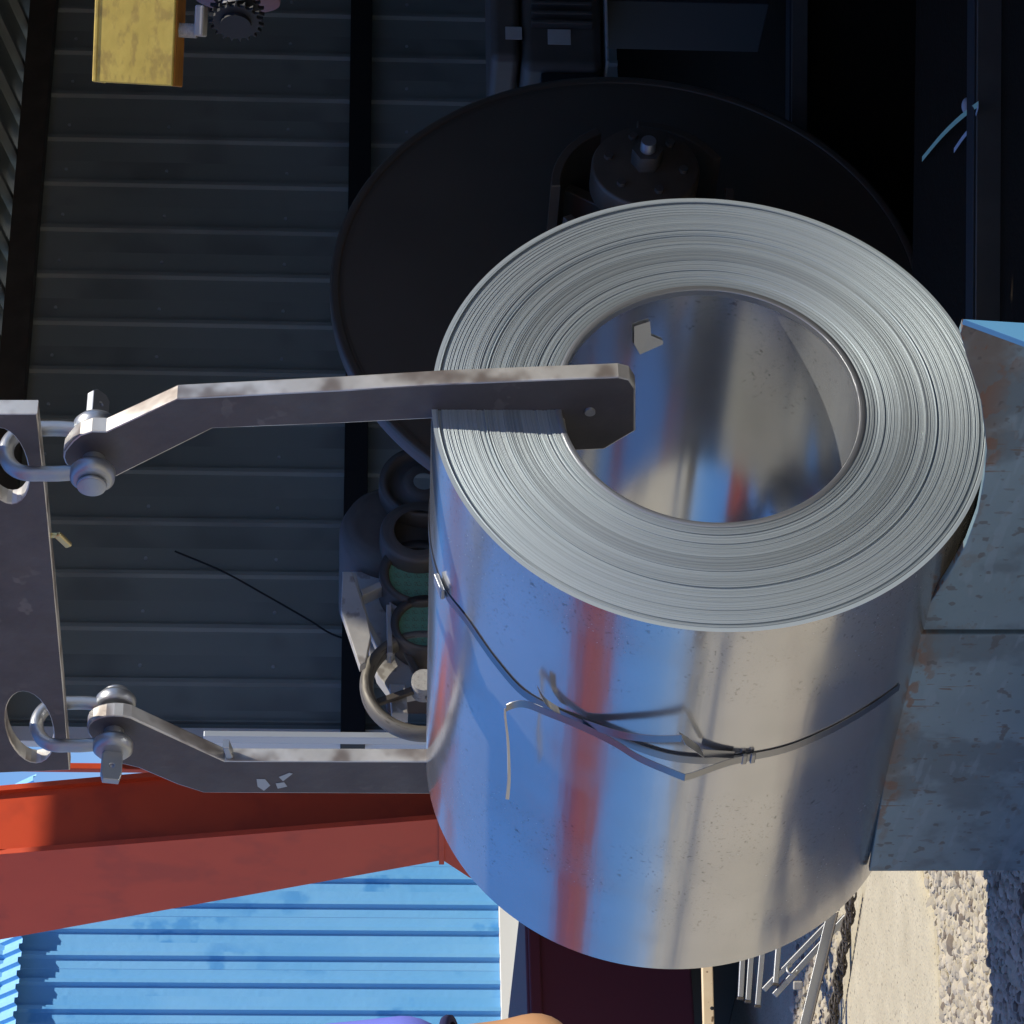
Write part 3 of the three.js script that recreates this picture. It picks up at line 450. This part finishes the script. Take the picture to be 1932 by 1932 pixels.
// ---------- blue ribbed wall beyond the yard ----------
{
  const A = 36 * Math.PI / 180, n = V(Math.sin(A), 0, Math.cos(A)), p0 = at(700, 1700, 16), o = V(p0.x, 0, p0.z), w = thing('blue_wall', 'sunlit sky blue ribbed sheet wall beyond the red column', 'wall', o, rotY(A));
  const sA = w.worldToLocal(hit(500, 1657, o, n)).x, sB = w.worldToLocal(hit(500, 1906, o, n)).x, pitch = (sA - sB) / 5, bot = w.worldToLocal(hit(942, 1800, o, n)).y, top = w.worldToLocal(hit(35, 1800, o, n)).y;
  const gs = variants(ribPanel(pitch, 0, 0.042, 0.026, bot, top + 0.7));
  for (let i = -9; i <= 3; i++) { const m = part('wall_panel', gs[(i * 5 + 60) % 6], M.blueWall, w); m.position.x = sA + (i - 0.5) * pitch; m.position.z = (i & 1) * 0.0015; }
  const wid = pitch * 13, x0 = sA - 9.5 * pitch + wid / 2;
  part('sill_board', box(wid, 0.16, 0.03, x0, bot - 0.082, 0.02), M.white, w);
  part('drip_flashing', box(wid, 0.05, 0.1, x0, bot - 0.19, 0.05), M.sill, w);
  part('base_wall', box(wid, bot - 0.21, 0.2, x0, (bot - 0.21) / 2, -0.12), M.maroon, w);
  // awning of corrugated sheets over the wall head
  const aw = thing('blue_awning', 'blue corrugated awning sheets jutting over the head of the blue wall', 'awning', o, rotY(A));
  const ag = ribPanel(pitch / 2, 0, pitch / 3.2, 0.022, 0, 1.5);
  const eave = w.worldToLocal(hit(36, 1810, o, n)).y;
  for (let i = -14; i <= 7; i++) { const m = part('awning_sheet', ag, M.blueWall, aw); const h = new THREE.Group(); m.position.set(sA + (i - 0.5) * pitch / 2, eave - 0.02, 0.09); m.rotation.x = -0.72; }
}
// ---------- maroon container on blocks ----------
{
  const p = at(1160, 1860, 9.6), top = at(1000, 1860, 9.6).y, bot = at(1322, 1860, 9.6).y, g = thing('maroon_bin', 'dark maroon steel bin in the shade left of the coil', 'bin', V(p.x - 0.3, 0, p.z), flatQ);
  part('body', box(1.5, top - bot, 1.0, -0.0, (top + bot) / 2, -0.5, 0.012), M.maroon, g); part('rim', box(1.52, 0.04, 1.03, 0, top - 0.03, -0.5, 0.008), M.maroon, g);
  for (const x of [-0.6, 0.6]) part('foot', box(0.1, bot, 0.9, x, bot / 2, -0.5), M.black, g);
}
// ---------- pole, bars, trestle and chain at the far kerb ----------
function barBetween(a, b, w, h) { const d = b.clone().sub(a), l = d.length(), g = box(w, h, l, 0, 0, 0, 0.003); const m = new THREE.Matrix4(), z = d.normalize(), x = V(0, 1, 0).cross(z).normalize(), y = z.clone().cross(x); m.makeBasis(x, y, z).setPosition(a.clone().add(b).multiplyScalar(0.5)); g.applyMatrix4(m); return g; }
const rel = (o, v) => v.clone().sub(o);
{
  const a = at(1333, 1790, 8.3), b = at(1340, 2080, 8.2), o = V((a.x + b.x) / 2, 0, (a.z + b.z) / 2), g = thing('wooden_rail', 'pale cream wooden rail running left from behind the coil', 'rail', o);
  part('rail', barBetween(rel(o, a), rel(o, b), 0.028, 0.03), M.cream, g); part('leg', barBetween(rel(o, b), rel(o, V(b.x, 0, b.z)), 0.03, 0.03), M.cream, g); part('leg', barBetween(rel(o, a), rel(o, V(a.x, 0, a.z)), 0.03, 0.03), M.cream, g);
  const k = at(1343, 1903, 8.25); part('knot', (() => { const s = new THREE.SphereGeometry(0.007, 12, 8); s.scale(1, 1, 0.6); s.translate(...rel(o, k).toArray()); return s; })(), M.black, g);
}
{
  const d = 8.15, bars = [[1404, 1740, 1397, 1882], [1421, 1740, 1411, 1888], [1443, 1735, 1429, 1897], [1473, 1725, 1463, 1856]];
  const barText = ['uppermost short bare steel bar of four on the trestle left of the coil', 'second short bare steel bar from the top on the trestle', 'third short bare steel bar from the top on the trestle', 'lowest and shortest bare steel bar of four on the trestle'];
  for (const [bi, [x0, y0, x1, y1]] of bars.entries()) { const a = at(x0, y0, d + 0.03), b = at(x1, y1, d - 0.03), o = a.clone().add(b).multiplyScalar(0.5), g = thing('steel_bar', barText[bi], 'bar', o, null, 'steel bars across the trestle'); part('shaft', barBetween(rel(o, a), rel(o, b), 0.015, 0.015), M.zinc, g); part('end_cap', barBetween(rel(o, b), rel(o, b.clone().add(b.clone().sub(a).normalize().multiplyScalar(0.006))), 0.018, 0.018), M.dark, g); }
  const o = V(at(1500, 1830, d).x, 0, at(1500, 1830, d).z), t = thing('trestle', 'low galvanised trestle of sloping rails left of the coil', 'trestle', o);
  for (const [s, e, w] of [[[1600, 1725], [1460, 1878], 0.017], [[1578, 1725], [1440, 1868], 0.015]]) { const a = at(s[0], s[1], d - 0.0), b = at(e[0], e[1], d - 0.02); part('rail', barBetween(rel(o, a), rel(o, b), w, w), M.zinc, t); part('leg', barBetween(rel(o, b), rel(o, V(b.x, 0, b.z)), 0.014, 0.014), M.dark, t); }
  const h = at(1495, 1830, d - 0.04); part('hook', (() => { const g = new THREE.TorusGeometry(0.014, 0.004, 8, 24, 4.6); g.rotateY(0.7); g.translate(...rel(o, h).toArray()); return g; })(), M.zinc, t);
  const k = at(1505, 1859, d - 0.02); part('bracket', box(0.024, 0.026, 0.02, ...rel(o, k).toArray()), M.cast, t);
  const a2 = at(1570, 1720, d - 0.1), b2 = at(1512, 1960, d - 0.2), o2 = a2.clone().add(b2).multiplyScalar(0.5), ab = thing('angle_iron', 'long dark angle iron lying along the kerb left of the coil', 'angle iron', o2);
  part('upright_leg', barBetween(rel(o2, a2), rel(o2, b2), 0.004, 0.026), M.zinc, ab); const f = barBetween(rel(o2, a2), rel(o2, b2), 0.022, 0.004); f.translate(0, -0.013, 0.011); part('flat_leg', f, M.dark, ab);
  // chain along the kerb foot
  const c0 = groundHit(1610, 1690, 0.03), c1 = groundHit(1560, 2010, 0.03), links = [], n = 60; for (let i = 0; i < n; i++) { const k = new THREE.TorusGeometry(0.011, 0.0032, 6, 14); k.scale(1.5, 1, 1); k.rotateX(i % 2 ? Math.PI / 2 : 0.15); k.rotateY(0.15); const p = c0.clone().lerp(c1, i / n); k.translate(p.x, p.y + 0.012 * Math.sin(i * 0.7) * 0.4, p.z - 0.02); links.push(k); }
  const ch = part(nameIt('chain'), merge(links), M.dark, scene); tag(ch, 'dark steel chain lying along the foot of the kerb', 'chain');
}

// ---------- yellow arm with sprocket, top of the picture's left ----------
{
  const o = at(255, 80, 5.8), y = thing('yellow_bracket', 'yellow painted steel arm with chipped paint and a dark sprocket', 'machine arm', o, rotY(0.06));
  y.rotation.set(-0.13, -0.12, -0.05); y.updateMatrixWorld(true);
  const px = 5.8 / FPX, W = 0.36, H = 150 * px, xL = -78 * px;
  part('web_plate', box(W, H, 0.012, xL + W / 2, 0, 0, 0.003), M.yellow, y);
  part('flange', box(W, 0.009, 0.10, xL + W / 2, H / 2 - 0.001, -0.042, 0.003), M.yellow, y);
  { const fl = part('flange', box(W, 0.009, 0.085, xL + W / 2, -H / 2 + 0.001, -0.044, 0.003), SM({ map: T.yellow, color: 0xc0936a, roughness: 0.7 }), y); fl.userData.label = 'brown lower flange'; }  // yellow map tinted brown on the lower flange
  part('bolt', cyl(0.016, 0.035, 'y', xL + 0.09 + 0.02, -H / 2 - 0.02, -0.03, 0.016, 6), M.cast, y);
  part('washer', box(0.06, 0.018, 0.05, xL + 0.13, -H / 2 - 0.045, -0.03), M.cast, y);
  const sc = V(xL + 0.145, -H / 2 - 0.115, -0.03);
  const gear = []; for (const z of [0.012, -0.016]) { const pts = [], n = 19; for (let i = 0; i < n; i++) for (const [k, r] of [[0, 0.044], [0.3, 0.046], [0.45, 0.054], [0.55, 0.054], [0.7, 0.046]]) { const a = (i + k) / n * 2 * Math.PI; pts.push([r * Math.cos(a), r * Math.sin(a)]); } gear.push(plate(pts, 0.009, 'N', z, 0.001)); } gear.push(cyl(0.03, 0.06, 'z', 0, 0, 0));
  const sg = merge(gear); sg.rotateY(-0.85); sg.rotateZ(0.1); sg.translate(sc.x, sc.y, sc.z); part('sprocket', sg, M.black, y);
  const hubp = cyl(0.03, 0.03, 'x', 0, 0, 0); hubp.rotateZ(0.2); hubp.translate(sc.x + 0.04, sc.y + 0.006, sc.z); part('hub', hubp, M.cast, y);
  const dm = lathe([[0, -0.02], [0.075, -0.02], [0.085, -0.01], [0.085, 0.02], [0, 0.02]], 48); dm.rotateZ(Math.PI / 2); dm.rotateY(0.25); dm.translate(sc.x + 0.05, sc.y + 0.01, sc.z - 0.06); part('drum', dm, SM({ color: 0x6b4650, roughness: 0.6 }), y);
  part('stem', box(0.5, 0.05, 0.06, xL + 0.48, 0, -0.06), M.yellow, y);
}
// ---------- gear motor in the hall, rails on the floor ----------
{
  const o = at(1035, 60, 9.0), m = thing('gear_motor', 'dark grey gear motor with cooling fins in the hall beside the decoiler', 'motor', o, rotY(0.45)), px = 9 / FPX;
  part('body', box(0.62, 150 * px, 0.3, 0.18, -25 * px, -0.15, 0.03), M.dark, m); part('end_cover', box(0.6, 55 * px, 0.32, 0.2, 82 * px, -0.16, 0.025), M.dark, m);
  for (let i = 0; i < 4; i++) part('fin', box(0.012, 115 * px, 0.03, 0.02 + i * 0.035, -25 * px, 0.01, 0.003), M.dark, m);
  part('name_plate', box(0.045, 0.05, 0.004, -0.01, 66 * px, 0.003, 0.001), M.cast, m); part('label', box(0.055, 0.07, 0.003, -0.02, -20 * px, 0.0025, 0.001), M.cast, m);
  part('base_block', box(0.05, 110 * px, 0.2, -0.16, -40 * px, -0.12), M.black, m); part('guard', box(0.5, 0.008, 0.34, 0.14, -110 * px, -0.16, 0.002), M.cast, m);
  part('support', box(0.3, o.y - 0.25, 0.26, 0.3, -(o.y - 0.25) / 2 - 0.15, -0.17), M.black, m);
}
for (const [x, h, dep, lab] of [[1505, 0.05, 0.08, 'steel channel rail on the hall floor beyond the decoiler'], [1868, 0.06, 0.07, 'worn steel rail on the yard floor with a ribbon tied to it']]) {
  const a = groundHit(x, 620, 0.02), b = groundHit(x + 4, -120, 0.02), o = a.clone().add(b).multiplyScalar(0.5).setY(0), g = thing('floor_rail', lab, 'rail', o); const A = rel(o, a).setY(h), B = rel(o, b).setY(h);
  part('web', barBetween(A, B, dep, 0.012), M.black, g); const c = barBetween(A, B, 0.01, h); c.translate(0, -h / 2, dep / 2); part('flange', c, M.dark, g); const c2 = barBetween(A, B, 0.01, h); c2.translate(0, -h / 2, -dep / 2); part('flange', c2, M.dark, g);
}
{
  const o = groundHit(1845, 200), g = thing('plastic_ribbon', 'green and white plastic ribbon tied to the floor rail', 'ribbon', o), d = ray(1845, 200).length(), at2 = (x, y, h) => rel(o, groundHit(x, y, h));
  const s1 = smooth([at2(1846, 196, 0.07), at2(1812, 222, 0.05), at2(1775, 258, 0.03), at2(1740, 300, 0.02)], 12), s2 = smooth([at2(1846, 200, 0.07), at2(1835, 235, 0.05), at2(1815, 262, 0.03), at2(1800, 284, 0.02)], 12);
  part('strand', ribbon(s1, s1.map((q, i) => V(0.3, 0.2, 1)), 0.03, 0.001), SM({ color: 0x9fc7ae, roughness: 0.5 }), g); part('strand', ribbon(s2, s2.map(() => V(0.4, 0.2, 1)), 0.022, 0.001), SM({ color: 0xa9b4c0, roughness: 0.5 }), g);
  part('knot', new THREE.SphereGeometry(0.014, 16, 12).scale(1.3, 0.8, 1).translate(0, 0.025, 0), SM({ color: 0xa9adb4, roughness: 0.5 }), g);
}
// ---------- unseen overhead girders, placed for the red stripes mirrored in the coil ----------
for (const [p, u, wd, hh, lab] of [[2.4, 2.75, 1.35, 0.95, 'unseen red girder overhead on the left of the yard, mirrored in the coil'], [-3.7, 5.0, 0.8, 0.7, 'unseen red girder high above the coil, mirrored in it']]) {
  const o = C.clone().addScaledVector(Qh, -p).setY(C.y + u), g = thing('unseen_girder', lab, 'girder', o, flatQ.clone().multiply(rotY(p > 0 ? 0.1 : 0))); part('top_flange', box(wd * 0.6, 0.03, 26, 0, hh / 2, 0), M.red, g); part('web', box(wd * 0.35, hh - 0.03, 26, 0, 0, 0), M.red, g); part('bottom_flange', box(wd * 0.6, 0.03, 26, 0, -hh / 2, 0), M.red, g);
}

{ // unseen low wall, placed for the grey band mirrored in the coil
  const o = C.clone().addScaledVector(Qh, -13).setY(0), w = thing('unseen_yard_wall', 'unseen low grey brown wall left of the yard, mirrored in the coil', 'wall', o, flatQ);
  part('wall_body', box(0.2, 1.5, 40, 0, 0.75, 0, 0.01), SM({ map: T.conc, color: 0x8a7f74, roughness: 0.9 }), w); part('coping', box(0.3, 0.08, 40, 0, 1.54, 0, 0.01), M.conc, w);
}
// ---------- person at the left edge, only the bent arm reaches into the picture ----------
{
  const sx = at(980, 1990, 4).x, o = V(sx - 0.008, 0, -4), pr = thing('person', 'person in a blue short sleeved shirt at the left edge with a bent bare arm', 'person', o);
  const J = (x, y, z) => V(x, y, z), W = (px, py, dd) => rel(o, at(px, py, dd));
  const sh = W(640, 2040, 4.0), el = W(1010, 1992, 3.96), wr = W(1200, 2080, 3.78);
  function field(caps, cell, smoothK) {
    const lo = V(1e9, 1e9, 1e9), hi = V(-1e9, -1e9, -1e9); for (const [a, b, r1, r2] of caps) for (const [p, r] of [[a, r1], [b, r2]]) { lo.min(p.clone().subScalar(r + 0.03)); hi.max(p.clone().addScalar(r + 0.03)); }
    const size = hi.clone().sub(lo), n = Math.ceil(Math.max(size.x, size.y, size.z) / cell) + 2, half = n * cell / 2, c = lo.clone().add(hi).multiplyScalar(0.5);
    const mc = new MarchingCubes(n, M.white, false, false, 600000); mc.isolation = 0; const p = V(), ab = V(), ap = V();
    for (let k = 0; k < n; k++) for (let j = 0; j < n; j++) for (let i = 0; i < n; i++) {
      p.set((i / n * 2 - 1) * half + c.x, (j / n * 2 - 1) * half + c.y, (k / n * 2 - 1) * half + c.z); let e = 0;
      if (p.x < lo.x - cell || p.x > hi.x + cell || p.z < lo.z - cell || p.z > hi.z + cell) { mc.field[i + j * n + k * n * n] = -1; continue; }
      for (const [a, b, r1, r2, fz] of caps) { ab.subVectors(b, a); ap.subVectors(p, a); if (fz) { ap.z /= fz; } const t = Math.min(1, Math.max(0, ap.dot(ab) / Math.max(1e-6, ab.lengthSq()))); const d = ap.addScaledVector(ab, -t).length() - (r1 + (r2 - r1) * t); e += Math.exp(-d / smoothK); }
      mc.field[i + j * n + k * n * n] = Math.log(Math.max(1e-12, e)) * smoothK;
    }
    mc.update(); const g = new THREE.BufferGeometry(), cnt = mc.count, ps = new Float32Array(mc.positionArray.slice(0, cnt * 3)), ns = new Float32Array(mc.normalArray.slice(0, cnt * 3));
    for (let i = 0; i < cnt; i++) { ps[i * 3] = ps[i * 3] * half + c.x; ps[i * 3 + 1] = ps[i * 3 + 1] * half + c.y; ps[i * 3 + 2] = ps[i * 3 + 2] * half + c.z; }
    g.setAttribute('position', new THREE.BufferAttribute(ps, 3)); g.setAttribute('normal', new THREE.BufferAttribute(ns, 3)); return boxUV(g);
  }
  const neck = J(-0.19, 1.47, 0), head = J(-0.18, 1.63, 0.02), hipC = J(-0.19, 0.92, 0), sl = J(-0.37, 1.40, 0), shR = J(sh.x, 1.40, sh.z);
  const skin = SM({ color: 0xb98a60, roughness: 0.6 }), hand = (w, d) => { const s = V(d.z, 0, -d.x).normalize(), o2 = w.clone().addScaledVector(d, 0.09), c = [[w, o2, 0.028, 0.036]]; [-0.03, -0.01, 0.01, 0.03].forEach((q, i) => { const a = o2.clone().addScaledVector(s, q), l = [0.035, 0.042, 0.04, 0.03][i], b = a.clone().addScaledVector(d, l), e = b.clone().addScaledVector(d, l * 0.7).add(V(0, -0.015, 0.01)); c.push([a, b, 0.0095, 0.009], [b, e, 0.009, 0.0078]); }); const t0 = w.clone().addScaledVector(d, 0.04).addScaledVector(s, 0.03); c.push([t0, t0.clone().addScaledVector(d, 0.04).addScaledVector(s, 0.025), 0.011, 0.009]); return c; };
  const dR = wr.clone().sub(el).normalize(), elL = J(-0.43, 1.12, -0.02), wrL = J(-0.40, 0.88, 0.08), dL = wrL.clone().sub(elL).normalize();
  const caps = [[hipC, J(-0.19, 1.2, 0), 0.13, 0.135], [J(-0.19, 1.2, 0), J(-0.19, 1.36, 0), 0.135, 0.13], [J(-0.32, 1.38, 0), J(-0.06, 1.38, 0), 0.065, 0.065], [neck, J(-0.19, 1.55, 0.01), 0.055, 0.05], [J(-0.18, 1.60, 0.02), J(-0.18, 1.67, 0), 0.075, 0.085], [J(-0.18, 1.585, 0.06), J(-0.18, 1.60, 0.05), 0.045, 0.05], [J(-0.18, 1.635, 0.09), J(-0.18, 1.61, 0.107), 0.009, 0.014], [J(-0.265, 1.63, 0.01), J(-0.265, 1.66, 0.005), 0.012, 0.015], [J(-0.095, 1.63, 0.01), J(-0.095, 1.66, 0.005), 0.012, 0.015],
    [shR, el, 0.058, 0.05], [el, wr, 0.05, 0.03], ...hand(wr, dR), [sl, elL, 0.056, 0.042], [elL, wrL, 0.044, 0.028], ...hand(wrL, dL),
    [J(-0.28, 0.9, 0), J(-0.29, 0.5, 0.02), 0.088, 0.056], [J(-0.29, 0.5, 0.02), J(-0.29, 0.1, -0.01), 0.055, 0.038], [J(-0.1, 0.9, 0), J(-0.09, 0.5, 0.02), 0.088, 0.056], [J(-0.09, 0.5, 0.02), J(-0.09, 0.1, -0.01), 0.055, 0.038]];
  part('body', field(caps, 0.013, 0.009), skin, pr);
  const hem = shR.clone().lerp(el, 0.38);
  const shirt = [[J(-0.19, 0.88, 0), J(-0.19, 1.2, 0), 0.15, 0.15], [J(-0.19, 1.2, 0), J(-0.19, 1.36, 0), 0.15, 0.142], [J(-0.33, 1.39, 0), J(-0.05, 1.39, 0), 0.075, 0.075], [shR, hem, 0.075, 0.074], [sl, sl.clone().lerp(elL, 0.56), 0.075, 0.074]];
  part('shirt', field(shirt, 0.014, 0.008), SM({ color: 0x7079d6, roughness: 0.9 }), pr);
  const cuffDir = el.clone().sub(shR).normalize(), cg = latheZ([[0.058, 0], [0.066, 0], [0.068, 0.005], [0.067, 0.012], [0.058, 0.012]], 40); cg.applyQuaternion(new THREE.Quaternion().setFromUnitVectors(V(0, 0, 1), cuffDir)); const cp = hem.clone().addScaledVector(cuffDir, 0.062); cg.translate(cp.x, cp.y, cp.z); part('sleeve_band', cg, SM({ color: 0x1d1f4a, roughness: 0.9 }), pr);
  const tr = [[J(-0.19, 0.93, 0), J(-0.19, 0.86, 0), 0.14, 0.145], [J(-0.28, 0.86, 0), J(-0.29, 0.5, 0.02), 0.102, 0.075], [J(-0.29, 0.5, 0.02), J(-0.29, 0.1, -0.01), 0.075, 0.065], [J(-0.1, 0.86, 0), J(-0.09, 0.5, 0.02), 0.102, 0.075], [J(-0.09, 0.5, 0.02), J(-0.09, 0.1, -0.01), 0.075, 0.065]];
  part('trousers', field(tr, 0.015, 0.01), SM({ color: 0x2a2d38, roughness: 0.9 }), pr);
  for (const x of [-0.29, -0.09]) part('shoe', box(0.1, 0.09, 0.27, x, 0.045, 0.05, 0.035), M.black, pr);
  const hair = new THREE.SphereGeometry(0.099, 32, 20, 0, Math.PI * 2, 0, 1.75); hair.scale(0.93, 1, 1.02); hair.rotateX(-0.35); hair.translate(-0.18, 1.665, -0.005); part('hair', boxUV(hair), M.black, pr);
  for (const x of [-0.21, -0.15]) part('eye', new THREE.SphereGeometry(0.011, 14, 10).translate(x, 1.645, 0.083), M.white, pr);
  part('mouth', box(0.045, 0.008, 0.01, -0.18, 1.572, 0.102, 0.003), SM({ color: 0x8a4f45, roughness: 0.7 }), pr);
}

renderer.render(scene, camera);
